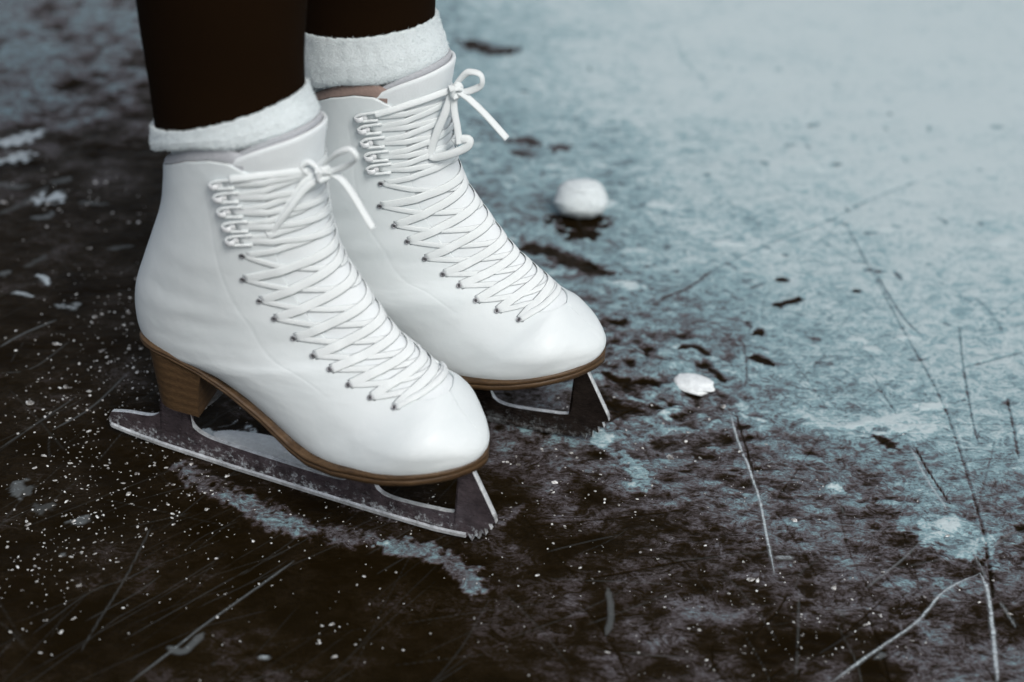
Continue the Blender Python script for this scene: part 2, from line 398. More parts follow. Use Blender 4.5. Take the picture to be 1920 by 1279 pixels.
    def blade_poly(poly, y0, y1):
        bm = bmesh.new(); n = len(poly)
        a = [bm.verts.new((p[0], y0, p[1])) for p in poly]; bb = [bm.verts.new((p[0], y1, p[1])) for p in poly]
        bm.faces.new(a); bm.faces.new(bb[::-1])
        for i in range(n): bm.faces.new((a[i], bb[i], bb[(i+1) % n], a[(i+1) % n])[::-1])
        bmesh.ops.triangulate(bm, faces=[f for f in bm.faces if len(f.verts) > 4]); bmesh.ops.recalc_face_normals(bm, faces=bm.faces)
        V_ = np.array([v.co[:] for v in bm.verts]); bm.verts.index_update(); F_ = [tuple(v.index for v in f.verts) for f in bm.faces]; bm.free(); return V_, F_
    Vb, Fb = blade_poly(poly, -2.0, 2.0)
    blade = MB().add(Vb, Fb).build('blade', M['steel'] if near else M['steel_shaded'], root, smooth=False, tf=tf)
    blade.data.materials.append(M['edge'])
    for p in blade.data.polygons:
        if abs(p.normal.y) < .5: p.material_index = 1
    bv = blade.modifiers.new('bevel', 'BEVEL'); bv.width = .00045; bv.segments = 2; bv.limit_method = 'ANGLE'; bv.angle_limit = math.radians(50)
    # ground runner along the bottom: near one has sky glint in its colour; slightly wider than the plate
    xs = np.linspace(-44, 250, 90); zb = np.array([bottom(x) for x in xs]); zt = zb+4.0
    V_ = []; 
    for x, a, b_ in zip(xs, zb, zt): V_ += [(x, -2.9, a), (x, -2.9, b_-1.6), (x, -1.9, b_), (x, 1.9, b_), (x, 2.9, b_-1.6), (x, 2.9, a), (x, 0, a+.25)]
    n_ = 7; F_ = grid_faces(len(xs), n_, 0, True)+[tuple(range(n_))[::-1], tuple((len(xs)-1)*n_+j for j in range(n_))]
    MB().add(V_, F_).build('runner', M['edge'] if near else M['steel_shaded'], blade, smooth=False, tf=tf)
    # front strip of the toe pick, its glint painted by the edge colour, and the rolled tops of plate edges
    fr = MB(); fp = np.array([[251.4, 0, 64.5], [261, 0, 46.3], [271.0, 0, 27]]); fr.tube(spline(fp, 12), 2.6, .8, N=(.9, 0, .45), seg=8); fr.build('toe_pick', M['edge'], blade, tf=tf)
    # mounting plates and screws
    def plate(name, cx, lx, wy, z, zs):
        q = []
        for a in np.linspace(0, 2*math.pi, 40, endpoint=False):
            c_, s_ = math.cos(a), math.sin(a); q.append((cx+lx*abs(c_)**.6*np.sign(c_), wy*abs(s_)**.6*np.sign(s_)))
        n = len(q); V = [(a, b_, z+(0 if zs is None else zs(a))) for a, b_ in q]+[(a, b_, z+2.4+(0 if zs is None else zs(a))) for a, b_ in q]
        F = [tuple(range(n))[::-1], tuple(range(n, 2*n))]+[(i, (i+1) % n, (i+1) % n+n, i+n) for i in range(n)]
        return MB().add(V, F).build(name, M['nickel'], blade, smooth=False, tf=tf)
    plate('heel_plate', 30, 20, 16, 55.8, None)
    plate('sole_plate', 205, 48, 24, 50.6, lambda a: (bot(a)-th_at(a)-53.0))
    for (sx, sy) in ((14, 11), (46, 11), (14, -11), (46, -11)):
        MB().tube([(sx, sy, 54.9), (sx, sy, 56.5)], 3, seg=12, N=(1, 0, 0)).build('screw', M['screw'], blade, smooth=False, tf=tf)
    # --- eyelets (ring + dark hole) and hooks on both facings
    for e_ in EYE:
        for sd_ in (-1, 1):
            s_, u_ = e_[0], eu(e_, sd_)
            c0 = SO(np.array(s_), np.array(u_*sd_), np.array(1.1)); nn = SN(np.array(s_), np.array(u_*sd_))
            a = np.cross(nn, [0, 1, .2]); a /= np.linalg.norm(a); b2 = np.cross(nn, a); r = 1.5
            P = [c0+a*r*math.cos(k*math.pi/8)+b2*r*math.sin(k*math.pi/8) for k in range(16)]
            e = MB().tube(P, .5, .4, N=nn, seg=6, closed=True).build('eyelet', M['nickel'], root, tf=tf)
            P = [c0+nn*.05, c0-nn*1.6]
            MB().tube([c0-nn*.9, c0-nn*.1], 1.45, seg=14, N=a).build('eyelet_hole', M['hole'], e, tf=tf)
    for e_ in HOOK:
        for sd_ in (-1, 1):
            s_, u_ = e_[0], eu(e_, sd_)
            s1 = np.array(s_); u1 = np.array(u_*sd_); nn = SN(s1, u1); c0 = SO(s1, u1, np.array(.9))
            back = S(s1, u1*1.06)-S(s1, u1); back /= np.linalg.norm(back)
            P = spline([c0, c0+nn*2.6-back*.6, c0+nn*4.2+back*1.2, c0+nn*3.8+back*4.0, c0+nn*2.6+back*5.2], 14)
            mb_ = MB().tube(P, np.linspace(1.5, 2.3, 14), .55, N=np.cross(back, nn)*0+nn, seg=8)
            mb_.tube([c0-nn*.3, c0+nn*.5], 3.0, seg=14, N=back)
            mb_.build('lace_hook', M['enamel'], root, tf=tf)
    # --- lace
    L = MB()
    allp = EYE[::-1]+HOOK
    def path(s0, u0_, s1, u1_, lift, n=30, wob=0.):
        t = np.linspace(0, 1, n); s_ = s0+(s1-s0)*t; u = u0_+(u1_-u0_)*t
        w = np.array([float(ue(a, -1 if b < 0 else 1)) for a, b in zip(s_, u)]); ins = np.clip((w-np.abs(u))/.035+.3, 0, 1)
        hh = .95+lift*np.sin(np.pi*t)**2+.35-ins*1.45+.45*np.exp(-((np.abs(u)-w)*30)**2)
        hh -= .7; hh[0] = .1; hh[-1] = .1; hh[1] = .5; hh[-2] = .5
        s_ = s_+wob*np.sin(np.pi*t)
        uu = np.where(np.abs(u) < 1e-4, 1e-4, u)
        return SO(s_, uu, hh), SN(s_, uu)
    for k in range(len(EYE)-1):
        E0, E1 = EYE[::-1][k], EYE[::-1][k+1]; s0 = E0[0]; s1 = E1[0]
        j = rnd.uniform(-.08, .08)
        EB = EYE[::-1][min(k+2, len(EYE)-1)]; sB = EB[0]
        P, N = path(s0, c_s*(E0[1]-.004), sB, -c_s*(EB[2]-.004), .35, wob=.1+j); L.tube(P, 3.4, .34, N=N, seg=8)
        P, N = path(s0, -c_s*(E0[2]-.004), s1, c_s*(E1[1]-.004), .0, wob=.4-j); L.tube(P, 2.1, .3, N=N, seg=8)
    e_ = EYE[-1]; P, N = path(e_[0], c_s*(e_[1]-.004), e_[0], -c_s*(e_[2]-.004), .6, wob=.3); L.tube(P, 2.5, .75, N=N, seg=8)
    # over the hooks: each pass goes round the hook and back across
    hk = [EYE[0]]+HOOK
    for k in range(len(HOOK)):
        s0 = hk[k][0]; s1 = hk[k+1][0]
        for sd_ in (-1, 1):
            u1_ = eu(hk[k+1], sd_)
            P, N = path(s0, sd_*(eu(hk[k], sd_)-.015), s1, -sd_*(eu(hk[k+1], -sd_)-.005), .2+.5*(sd_ > 0), n=34, wob=.05); P = P[:-1]; N = N[:-1]; L.tube(P, 2.4, .36, N=N, seg=8)
            # loop round the hook
            s2 = s1; base_u = sd_*u1_; q = []
            for a in np.linspace(-.5*math.pi, .5*math.pi, 14):
                du_ = .034*math.cos(a); ds_ = .16*math.sin(a); q.append(SO(np.array(s2+ds_), np.array(base_u+sd_*du_), np.array(1.9+.5*math.cos(a))))
            q = [SO(np.array(s2-.17), np.array(base_u-sd_*.07), np.array(1.8))]+q+[SO(np.array(s2+.17), np.array(base_u-sd_*.07), np.array(1.6))]
            L.tube(spline(q, 40), 1.15, .8, seg=8, N=np.tile(SN(np.array(s2), np.array(base_u)), (40, 1)))
    L.build('lace', M['lace'], root, tf=tf)
    # --- bow
    Bw = MB()
    def rib(P, w=2.5, t=.8, N=(.8, -.3*1, .5), n=40): Bw.tube(spline(P, n), w, t, N=N, seg=8)
    if near:
        kn = np.array([145, -7, 260])
        rib([kn+[0, 0, 0], (150, -8, 268), (159, -9, 277), (167, -8, 281), (171, -7, 276), (165, -5, 269.5), (153, -5, 262), kn+[1, 1, 0]], 2.1, 1.)
        rib([kn, (150, -4, 260), (158, -3, 256), (165, -2, 247), (172, -2, 237), (180, -3, 227)], 2.9, .9)
        rib([kn, (137, -14, 254), (131, -20, 243), (125, -25, 231), (119, -29, 222.5), (121, -28, 222), (130, -24, 236), (138, -16, 250), kn-[0, 2, 3]], 2.5, 1.)
        rib([kn, (138, -11, 261), (129, -24, 263), (112, -38, 262), (101, -43, 260)], 2.5, .8, N=(.6, -.7, .3))
        rib([kn+[1, -3, 3], (140, -12, 268), (136, -14, 264), (139, -10, 258)], 1.9, .9)
        kc = [(-3, 3), (-1, -3), (4, -1), (3, 3)]
        rib([kn+[3, -4, 3], kn+[5, 0, 4], kn+[5, 3, 0], kn+[3, 1, -4], kn+[1, -4, -3], kn+[3, -4, 3]], 2.2, 1.4)
        rib([kn+[-1, -5, 2], kn+[4, -2, 3], kn+[5, 2, 1]], 2.9, 1.6); rib([kn+[1, -5, -3], kn+[4, 0, -2], kn+[3, 4, 0]], 2.9, 1.6)
    else:     # mirrored: +y here is the side towards the camera after the flip
        kn = np.array([145, 9, 271])
        rib([kn, (150, 9, 279), (156, 8, 285), (164, 7, 284), (165, 7, 277), (158, 8, 272), (151, 9, 270), kn], 2.5, .9, N=(.7, .3, .5))
        rib([kn, (153, 10, 269), (162, 10, 263), (172, 9, 254), (185, 8, 241)], 2.9, .8, N=(.6, .4, .6))
        rib([kn, (142, 13, 257), (137, 16, 242), (133, 17, 228), (134, 17, 221.5), (146, 15, 225), (157, 11, 231), (158, 10, 236), (152, 12, 236), (148, 13, 233)], 3.2, 1.1, N=(.6, .7, .2))
        rib([kn+[1, 0, -2], (147, 11, 257), (150, 12, 244), (152, 13, 233)], 2.7, .9, N=(.6, .7, .2))
        rib([kn, (140, 15, 270), (129, 27, 267), (113, 38, 262), (101, 43, 258)], 2.5, .8, N=(.6, .7, .3))
        rib([kn+[3, 4, 3], kn+[5, 0, 4], kn+[5, -3, 0], kn+[3, -1, -4], kn+[1, 4, -3], kn+[3, 4, 3]], 2.7, 1.5)
        rib([kn+[-1, 5, 2], kn+[4, 2, 3], kn+[5, -2, 1]], 3.4, 1.8); rib([kn+[1, 5, -3], kn+[4, 0, -2], kn+[3, -4, 0]], 3.4, 1.8)
    Bw.build('lace_bow', M['lace'], root, tf=tf)
    return root
def th_at(x): return float(np.interp(x, [0, 60, 110, 150, 190, 262], [5, 5, 5.5, 7.5, 8, 8]))
make_skate(NEAR, 'white figure skate nearest the camera, with its brown heel and blade tail in view', M['lining_grey'], True)
make_skate(FAR, 'white figure skate standing behind the nearer one, on the left foot, its heel hidden', M['lining_tan'], False)

# ------------------------------------------------------------------ the skater: legs in black leggings, tucked into folded socks
def loc2w(pose, x, y, z):
    a = math.radians(pose[2]); return np.array([pose[0]+x*math.cos(a)-y*pose[3]*math.sin(a), pose[1]+x*math.sin(a)+y*pose[3]*math.cos(a), z])
def leg_rings(pose, hip, inner):
    """rings from the ankle to the hip"""
    zs = np.r_[np.linspace(0, 120, 16), np.linspace(135, 640, 40)]
    rings = []; N_ = 96
    for k, dz in enumerate(zs):
        z = 262+dz-(0 if not inner else 30)
        a_ = np.interp(z, [230, 300, 350, 430, 500, 560, 700, 900], [48.5, 50.5, 53.5, 58, 56, 60, 80, 92])-inner
        b_ = np.interp(z, [230, 300, 350, 430, 500, 560, 700, 900], [42.5, 44, 47.5, 53, 52, 56, 76, 88])-inner
        t = np.clip((z-380)/520, 0, 1)
        cx = 74+np.interp(z, [230, 420, 520, 900], [1.5, 0, 4, -10]); c0 = loc2w(pose, cx, 0, 0); hx = np.array([hip[0], hip[1], 0])
        cc = c0*(1-t*t*(3-2*t))+hx*t*t*(3-2*t)
        ya = math.radians(pose[2]); ring = []
        for j in range(N_):
            an = 2*math.pi*j/N_; wr = 1+.006*math.sin(an*3+dz*.05)
            lx, ly = a_*math.cos(an)*wr, b_*math.sin(an)*wr
            hem = (.35 if pose[3] > 0 else .10)*lx*np.clip(1-dz/110, 0, 1)
            base = (20 if pose[3] > 0 else 41)*np.clip(1-dz/110, 0, 1)*1.
            ring.append((cc[0]+lx*math.cos(ya)-ly*math.sin(ya), cc[1]+lx*math.sin(ya)+ly*math.cos(ya), z+hem+base))
        rings.append(ring)
    return np.array(rings)
def pelvis(c, yaw, s):
    R_ = []
    for z, a_, b_ in ((800, 40, 60), (830, 86, 120), (880, 104, 158), (940, 108, 168), (1000, 100, 158), (1060, 88, 140), (1075, 60, 100), (1078, 3, 3)):
        R_.append([(c[0]+s*(a_*math.cos(t)*math.cos(yaw)-b_*math.sin(t)*math.sin(yaw)), c[1]+s*(a_*math.cos(t)*math.sin(yaw)+b_*math.sin(t)*math.cos(yaw)), z) for t in np.linspace(0, 2*math.pi, 48, endpoint=False)])
    return np.array(R_)
ya = math.radians(-20); hc = (loc2w(NEAR, 74, 0, 0)+loc2w(FAR, 74, 0, 0))/2
hip_n = (hc[0]+math.sin(ya)*80, hc[1]-math.cos(ya)*80); hip_f = (hc[0]-math.sin(ya)*80, hc[1]+math.cos(ya)*80)
def legs_mesh(name, inner, mat, parent=None):
    mb = MB()
    for pose, hip in ((NEAR, hip_n), (FAR, hip_f)):
        R_ = leg_rings(pose, hip, inner); a, b, _ = R_.shape
        mb.add(R_.reshape(-1, 3), grid_faces(a, b, 0, True)+[tuple(range(b))[::-1], tuple((a-1)*b+j for j in range(b))])
    R_ = pelvis(hc, ya, 1-inner/100); mb.add(R_.reshape(-1, 3), grid_faces(8, 48, 0, True)+[tuple(range(48))[::-1]])
    return mb.build(name, mat, parent)
person = legs_mesh('person', 9, M['skin'])
tag(person, 'person standing on the ice in black leggings and white socks, seen from the shins down', 'person')
legs_mesh('leggings', 0, M['legging'], person)
def sock(pose, zc, slope, low_off, lab):
    N_ = 220; prof = []
    # profile: (radial offset from the leg, height fraction 0 bottom .. 1 top)
    prof = [(-13, -.95), (-12.5, -.5), (-10, -.2), (-6, -.08), (.5, -.03), (2.4, .03), (3.4, .12), (3.6, .25), (3.9, .4), (3.4, .55), (3.0, .7), (2.7, .84), (2.5, .93), (2.1, .985), (1.2, 1.0), (.3, .985), (-.4, .93), (-1.5, .8)]
    prof = spline(np.array(prof), 64); V = []
    for (o_, h_) in prof:
        for j in range(N_):
            an = 2*math.pi*j/N_; a_, b_ = 49.5+o_*.9, 43.5+o_*.9
            lx, ly = a_*math.cos(an), b_*math.sin(an); x = 75.5+lx
            ztop = zc+slope*(lx)+1.0*math.sin(an*2+1); 
            ucol = np.interp(x, [16, 34, 52, 77, 100, 130], [250, 259, 269, 277, 280, 291])+low_off(x)
            z = ucol+(ztop-ucol)*h_ if h_ > 0 else ucol+h_*40
            jit = .45*(vnoise(np.array(an*60.), np.array(z*.45), 3)-.5)+.8*(vnoise(np.array(an*11.), np.array(z*.06), 9)-.5)
            z += 1.1*(vnoise(np.array(an*30.), np.array(2.), 4)-.5)*(1 if h_ > .8 else 0)
            nx, ny = math.cos(an), math.sin(an)
            if nx > 0: x += 8.5*nx*np.clip(1-h_, 0, 1)**1.5
            V.append(loc2w(pose, x+nx*jit, ly+ny*jit, z))
    n = len(prof)
    mb = MB().add(V, grid_faces(n, N_, 0, True, flip=(pose[3] < 0))); V = np.array(V)
    for _ in range(11000):          # short terry pile
        i = rnd.randint(9, n-6); j = rnd.randrange(N_); p = V[i*N_+j]; q = V[i*N_+(j+1) % N_]; r_ = V[(i+1)*N_+j]
        nn = np.cross(q-p, r_-p); nn /= np.linalg.norm(nn)+1e-9
        cen = loc2w(pose, 75.5, 0, p[2])
        if np.dot(nn, p-cen) < 0: nn = -nn
        p = p+(q-p)*rnd.random()+(r_-p)*rnd.random(); tdir = (q-p)+rng.normal(0, .6, 3); tdir /= np.linalg.norm(tdir)+1e-9
        L1 = rnd.uniform(.5, 1.35); w_ = .16; e = nn*L1+rng.normal(0, .35, 3)
        mb.add([p-tdir*w_-nn*.1, p+tdir*w_-nn*.1, p+tdir*w_*.7+e*.6, p-tdir*w_*.7+e*.6, p+e+tdir*.25], [(0, 1, 2, 3), (3, 2, 4)])
    o = mb.build('sock', M['sock'], person)
    tag(o, lab); return o
sock(NEAR, 289, .35, lambda x: 0, 'short white terry cuff at the nearer ankle')
sock(FAR, 310, .10, lambda x: 0, 'tall white terry cuff at the farther ankle')

# ------------------------------------------------------------------ the ice: one sheet, fine where it is seen, reaching to the horizon
def axis(lo, hi, step, g, far):
    a = list(np.arange(lo, hi+step/2, step))
    s = step; x = a[-1]
    while x < far: s *= g; x += s; a.append(x)
    s = step; x = a[0]; b = []
    while x > -far: s *= g; x -= s; b.append(x)
    return np.array(b[::-1]+a)
XA = axis(-480, 520, 1.1, 1.035, 400000); YA = axis(-300, 480, 1.25, 1.02, 400000)
GX, GY = np.meshgrid(XA, YA, indexing='xy')          # rows = y
# how much frost lies on the ice, plus some sky reflection painted as frost, read at points of the ground
FR = {  # y: list for x = 0,160,...,1920 of the photograph
 -150: [.42, .42, .40, .4, .45, .66, .78, .88, .90, .93, .93, .93, .93],
 0:    [.45, .45, .42, .4, .45, .62, .78, .87, .90, .92, .92, .92, .92],
 150:  [.47, .42, .24, .2, .40, .62, .74, .86, .90, .91, .91, .92, .92],
 300:  [.10, .08, .04, .1, .35, .55, .58, .70, .80, .85, .88, .90, .90],
 460:  [.05, .07, .04, .1, .25, .50, .55, .62, .73, .78, .82, .84, .86],
 620:  [.05, .06, .03, .1, .15, .30, .38, .40, .54, .66, .73, .79, .80],
 780:  [.04, .05, .03, .1, .10, .16, .20, .33, .42, .48, .60, .74, .76],
 940:  [.04, .04, .03, .03, .04, .05, .08, .17, .24, .31, .38, .58, .52],
 1100: [.03, .03, .02, .02, .02, .03, .09, .13, .15, .18, .20, .26, .27],
 1279: [.02, .03, .06, .10, .07, .04, .05, .10, .13, .14, .15, .18, .2],  # slight rise left of centre paints the sky's reflection as frost
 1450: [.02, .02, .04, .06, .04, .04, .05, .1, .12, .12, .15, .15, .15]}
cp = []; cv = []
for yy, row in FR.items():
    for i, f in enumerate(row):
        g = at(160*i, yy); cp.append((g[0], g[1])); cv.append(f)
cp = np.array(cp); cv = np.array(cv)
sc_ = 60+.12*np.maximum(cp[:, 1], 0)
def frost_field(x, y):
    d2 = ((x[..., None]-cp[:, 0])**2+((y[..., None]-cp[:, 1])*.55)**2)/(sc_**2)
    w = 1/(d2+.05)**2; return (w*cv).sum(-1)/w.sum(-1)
cxs = np.linspace(-900, 900, 130); cys = np.linspace(-420, 1500, 130); CF = frost_field(*np.meshgrid(cxs, cys))
def lerp_grid(x, y):
    a = np.clip((x-cxs[0])/(cxs[1]-cxs[0]), 0, 128.999); b = np.clip((y-cys[0])/(cys[1]-cys[0]), 0, 128.999)
    i = a.astype(int); j = b.astype(int); fa = a-i; fb = b-j
    return (CF[j, i]*(1-fa)+CF[j, i+1]*fa)*(1-fb)+(CF[j+1, i]*(1-fa)+CF[j+1, i+1]*fa)*fb
warp = 26
WX = GX+warp*(fbm(GX/70, GY/60, 3, 3)-.5)*2; WY = GY+warp*(fbm(GX/70+40, GY/60, 3, 8)-.5)*2
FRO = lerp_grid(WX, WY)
n_big = fbm(GX/95, GY/60, 4, 11); n_str = fbm((GX*.9+GY*.35)/19, (GY*.9-GX*.25)/9, 4, 21); n_fin = fbm(GX/6.5, GY/4.5, 4, 31)
HGT = (n_big-.5)*2.2*np.exp(-((GX/900)**2+(GY/1200)**2))
mid = np.exp(-((FRO-.42)/.26)**2)
FRO = FRO+(n_big-.5)*.34*mid+(n_str-.5)*.55*mid+(n_fin-.5)*.45*mid+(fbm(GX/34, GY/30, 3, 91)-.5)*.55*np.exp(-((FRO-.2)/.16)**2)
HGT += (n_str-.5)*3.0*mid+(n_fin-.5)*.9*(.12+mid)
# lumpy frozen slush at the upper left
slush = np.clip(1-np.hypot((GX+560)/350, (GY-800)/400), 0, 1)**.5
n_sl = fbm(GX/28, GY/36, 4, 77)
FRO += slush*(n_sl-.5)*1.0; kk = np.minimum(slush*3, 1); FRO = FRO*(1-kk)+np.minimum(FRO, .47)*kk; HGT += slush*(n_sl-.5)*14
# wet rippled patch beside the farther toe
c_ = at(1225, 690); rp = np.exp(-(((GX-c_[0])/62)**2+((GY-c_[1])/75)**2)); n_rp = fbm((GX+12*n_big)/15, (GY-8*n_big)/15, 3, 55); rdg = 1-2*np.abs(n_rp-.5)*2
FRO += rp*((n_rp-.52)*1.3+(rdg-.6)*.35); HGT += rp*(n_rp-.5)*9
SNW = np.zeros_like(FRO)
def box(x0, x1, y0, y1):
    return slice(*np.searchsorted(YA, (y0, y1))), slice(*np.searchsorted(XA, (x0, x1)))
def stroke(pts, w, snow=0., frost=0., dz=0., setf=None, soft=1.6, broken=0., groove=0., px=True, seed=1):
    """a mark along a line on the ice: w half width in mm; snow/frost added, dz height"""
    P = np.array([at(*p)[:2] for p in pts]) if px else np.array(pts, float)
    if len(P) > 2: P = spline(P, 6*len(P))
    pad = w*soft*3+12
    sl = box(P[:, 0].min()-pad, P[:, 0].max()+pad, P[:, 1].min()-pad, P[:, 1].max()+pad)
    x, y = GX[sl], GY[sl]
    if x.size == 0: return
    best = np.full(x.shape, 1e9); tt = np.zeros(x.shape); sgn = np.zeros(x.shape); L = 0
    jw = w*.3 if w < 2.3 else w*1.5
    x_ = x+jw*(fbm(x/6, y/6, 3, seed)-.5)*2; y_ = y+jw*(fbm(x/6+9, y/6, 3, seed+3)-.5)*2
    tot = np.linalg.norm(np.diff(P, axis=0), axis=1).sum()
    for a, b in zip(P[:-1], P[1:]):
        d = b-a; l = np.hypot(*d)+1e-9; t = np.clip(((x_-a[0])*d[0]+(y_-a[1])*d[1])/l**2, 0, 1)
        ds = np.hypot(x_-a[0]-d[0]*t, y_-a[1]-d[1]*t); k = ds < best
        best = np.where(k, ds, best); tt = np.where(k, (L+t*l)/tot, tt); sgn = np.where(k, np.sign((x_-a[0])*d[1]-(y_-a[1])*d[0]), sgn); L += l
    taper = np.clip(np.minimum(tt, 1-tt)*7+.25, 0, 1)
    ww = w*(.35+.65*taper)
    m = np.clip((ww*soft-best)/(ww*(soft-1)+.7), 0, 1); m = m*m*(3-2*m)
    if broken: m = m*np.clip((fbm(x/7, y/7, 3, seed+50)-.5+(1-broken)*.55)*6, 0, 1)
    if snow: SNW[sl] = np.maximum(SNW[sl], m*snow)
    if frost: FRO[sl] += m*frost
    if setf is not None: FRO[sl] = FRO[sl]*(1-m)+setf*m
    if dz: HGT[sl] += m*dz*(.7+.6*vnoise(x/2.5, y/2.5, seed+5))
    if groove: HGT[sl] -= groove*np.exp(-(best/max(w*.6, .8))**2); FRO[sl] -= .22*np.exp(-((best)/max(w*.55, .75))**2)*min(1, groove)*taper
def dark(pts, w, f=.05, **k): stroke(pts, w, setf=f, soft=2.6, dz=-.6, **k)
# blade cuts and scratches
stroke([(245, 1279), (330, 1215), (400, 1160), (470, 1110), (552, 1052)], .8, snow=.55, dz=.5)
stroke([(150, 1225), (185, 1165), (240, 1075), (285, 985)], .7, snow=.22, dz=.2, broken=.3)
stroke([(60, 1190), (170, 1110), (240, 1085), (300, 1050)], .6, snow=.15, broken=.3)
stroke([(160, 1165), (250, 1115), (300, 1080)], .6, snow=.18, broken=.2)
stroke([(315, 1215), (345, 1222), (380, 1190)], 2.2, snow=.45, broken=.3)
stroke([(0, 650), (45, 625), (105, 600)], 1.0, snow=.5, dz=.4, broken=.2)
stroke([(0, 700), (60, 690), (130, 640)], .7, snow=.25, broken=.4)
stroke([(100, 805), (170, 765), (240, 700)], .8, snow=.4, broken=.3)
stroke([(0, 840), (60, 800), (140, 745)], .8, snow=.25, broken=.4)
stroke([(1368, 772), (1385, 830), (1405, 880), (1425, 945), (1452, 1075)], 1.2, snow=.78, dz=.6, broken=.2)
stroke([(1378, 770), (1400, 840), (1412, 890)], .7, setf=.10, groove=.4)
stroke([(1395, 640), (1400, 700), (1397, 725)], .9, frost=-.15, groove=.5)
stroke([(1560, 1279), (1650, 1215), (1720, 1165), (1770, 1110), (1838, 1074)], 1.2, snow=.72, dz=.6)
stroke([(1838, 1074), (1852, 1110), (1862, 1190), (1870, 1279)], 1.6, snow=.75, dz=.6, broken=.2)
stroke([(1582, 415), (1640, 520), (1700, 630), (1760, 740), (1795, 830), (1845, 1000), (1858, 1080)], 1.0, groove=.8, frost=-.1)
stroke([(1848, 1020), (1857, 1075), (1862, 1120)], 1.1, setf=.1, groove=.6)
stroke([(1590, 420), (1648, 520), (1708, 630), (1768, 740), (1805, 840), (1855, 1010)], 1.0, snow=.35, dz=.3, broken=.2)
stroke([(1620, 695), (1650, 745), (1672, 775)], 1.3, snow=.5, dz=.5); stroke([(1627, 690), (1660, 745), (1680, 775)], .9, groove=.8)
stroke([(1708, 840), (1735, 895), (1775, 955)], 1.5, snow=.65, dz=.6); stroke([(1715, 835), (1742, 885), (1782, 945)], .7, setf=.14, groove=.5)
stroke([(1625, 1102), (1690, 1050), (1750, 993)], .9, snow=.5, dz=.4, broken=.15)
stroke([(1545, 885), (1565, 930), (1585, 965)], .9, snow=.4, dz=.3)
stroke([(1535, 945), (1560, 975), (1590, 1010)], .8, snow=.3, broken=.2)
stroke([(1310, 520), (1390, 480), (1470, 445), (1560, 410), (1640, 370), (1760, 325)], 1.5, groove=.45, frost=-.10, broken=.3)
stroke([(1240, 560), (1290, 540), (1330, 512)], 2.0, frost=-.22, groove=.5)
stroke([(1808, 688), (1870, 672), (1920, 660)], 1.3, groove=.6, frost=-.2)
stroke([(1798, 610), (1806, 690), (1822, 780), (1835, 830)], 1.0, groove=.6, frost=-.18)
stroke([(1888, 745), (1900, 800), (1910, 860)], 1.0, groove=.6, frost=-.2)
stroke([(1640, 510), (1690, 590), (1730, 630)], 1.2, groove=.6, frost=-.2)
stroke([(1800, 870), (1850, 860), (1905, 862)], .9, groove=.4, frost=-.15)
stroke([(1852, 910), (1880, 890), (1920, 860)], .9, snow=.3); stroke([(1860, 1030), (1890, 1005), (1920, 992)], 1.1, snow=.4, groove=.4)
stroke([(1820, 1025), (1838, 1060), (1850, 1085)], 1.0, snow=.6, dz=.4); stroke([(1875, 1130), (1890, 1150), (1905, 1175)], 1.0, snow=.6)
stroke([(1140, 1105), (1146, 1150), (1138, 1190)], 1.8, snow=.4, broken=.3)
stroke([(1498, 1110), (1496, 1200), (1492, 1279)], .8, snow=.22, broken=.35)
stroke([(1260, 60), (1285, 110), (1330, 165)], 3, frost=-.10); stroke([(1690, 20), (1740, 25), (1810, 10)], 3, frost=-.08)
stroke([(1830, 560), (1860, 590), (1880, 625)], 2, frost=-.14, broken=.2)
# dark openings and cracks, and painted shade under the snow ball
dark([(868, 78), (900, 88), (925, 97), (965, 92)], 7, .10, seed=4)
dark([(955, 268), (985, 262), (1010, 275)], 4, .18, seed=5); dark([(960, 285), (1000, 290)], 3, .2, seed=6); dark([(1035, 275), (1065, 278)], 5, .25, seed=7)
dark([(975, 458), (1020, 470), (1060, 482), (1100, 500), (1145, 512)], 5.5, .10, seed=8)
dark([(1048, 410), (1085, 414), (1125, 410)], 11, .0, seed=9); dark([(1062, 436), (1085, 440), (1118, 438)], 6, .03, seed=10, broken=.2)  # shade beneath the snow ball, painted into the ice colour
for p in ([(1275, 655), (1300, 650), (1330, 665)], [(1130, 700), (1160, 712), (1180, 710)], [(1405, 670), (1425, 672), (1445, 682)], [(1450, 572), (1480, 566), (1500, 560)], [(1330, 690), (1345, 700), (1358, 715)], [(1640, 820), (1665, 830), (1680, 838)],
          [(1415, 625), (1425, 622), (1435, 624)], [(1148, 600), (1165, 605), (1175, 600)], [(1455, 525), (1468, 524), (1478, 526)], [(1140, 750), (1160, 765), (1200, 770)], [(1600, 545), (1606, 545), (1612, 546)], [(1905, 985), (1915, 990), (1925, 985)]):
    dark(p, rnd.uniform(1.8, 3.2), .03, seed=rnd.randint(20, 90))
# frost and snow patches: near blade's reflection painted as a pale raised band, patches on the left, wet snow by the far toe
stroke([(330, 880), (380, 905), (450, 945), (530, 985), (570, 1000)], 7, frost=.26, soft=2.2, broken=.45, dz=.7, seed=31)
stroke([(430, 930), (500, 960), (560, 985), (640, 1010), (720, 1020)], 6, frost=.24, soft=2.0, broken=.5, dz=.6, seed=32)
stroke([(715, 1020), (780, 1035), (840, 1055), (875, 1080), (888, 1115)], 6.5, frost=.42, soft=1.9, broken=.22, dz=.8, seed=33)
stroke([(420, 850), (520, 895), (640, 940), (740, 975)], 4, frost=.2, soft=2.0, broken=.55, seed=36)
stroke([(900, 770), (1000, 790), (1080, 815), (1160, 810), (1260, 800), (1330, 795)], 9, frost=.22, soft=1.8, broken=.35, dz=.6, seed=34)
stroke([(1110, 800), (1150, 850), (1190, 880), (1210, 915)], 6, frost=.32, soft=1.6, broken=.35, dz=.8, seed=35)
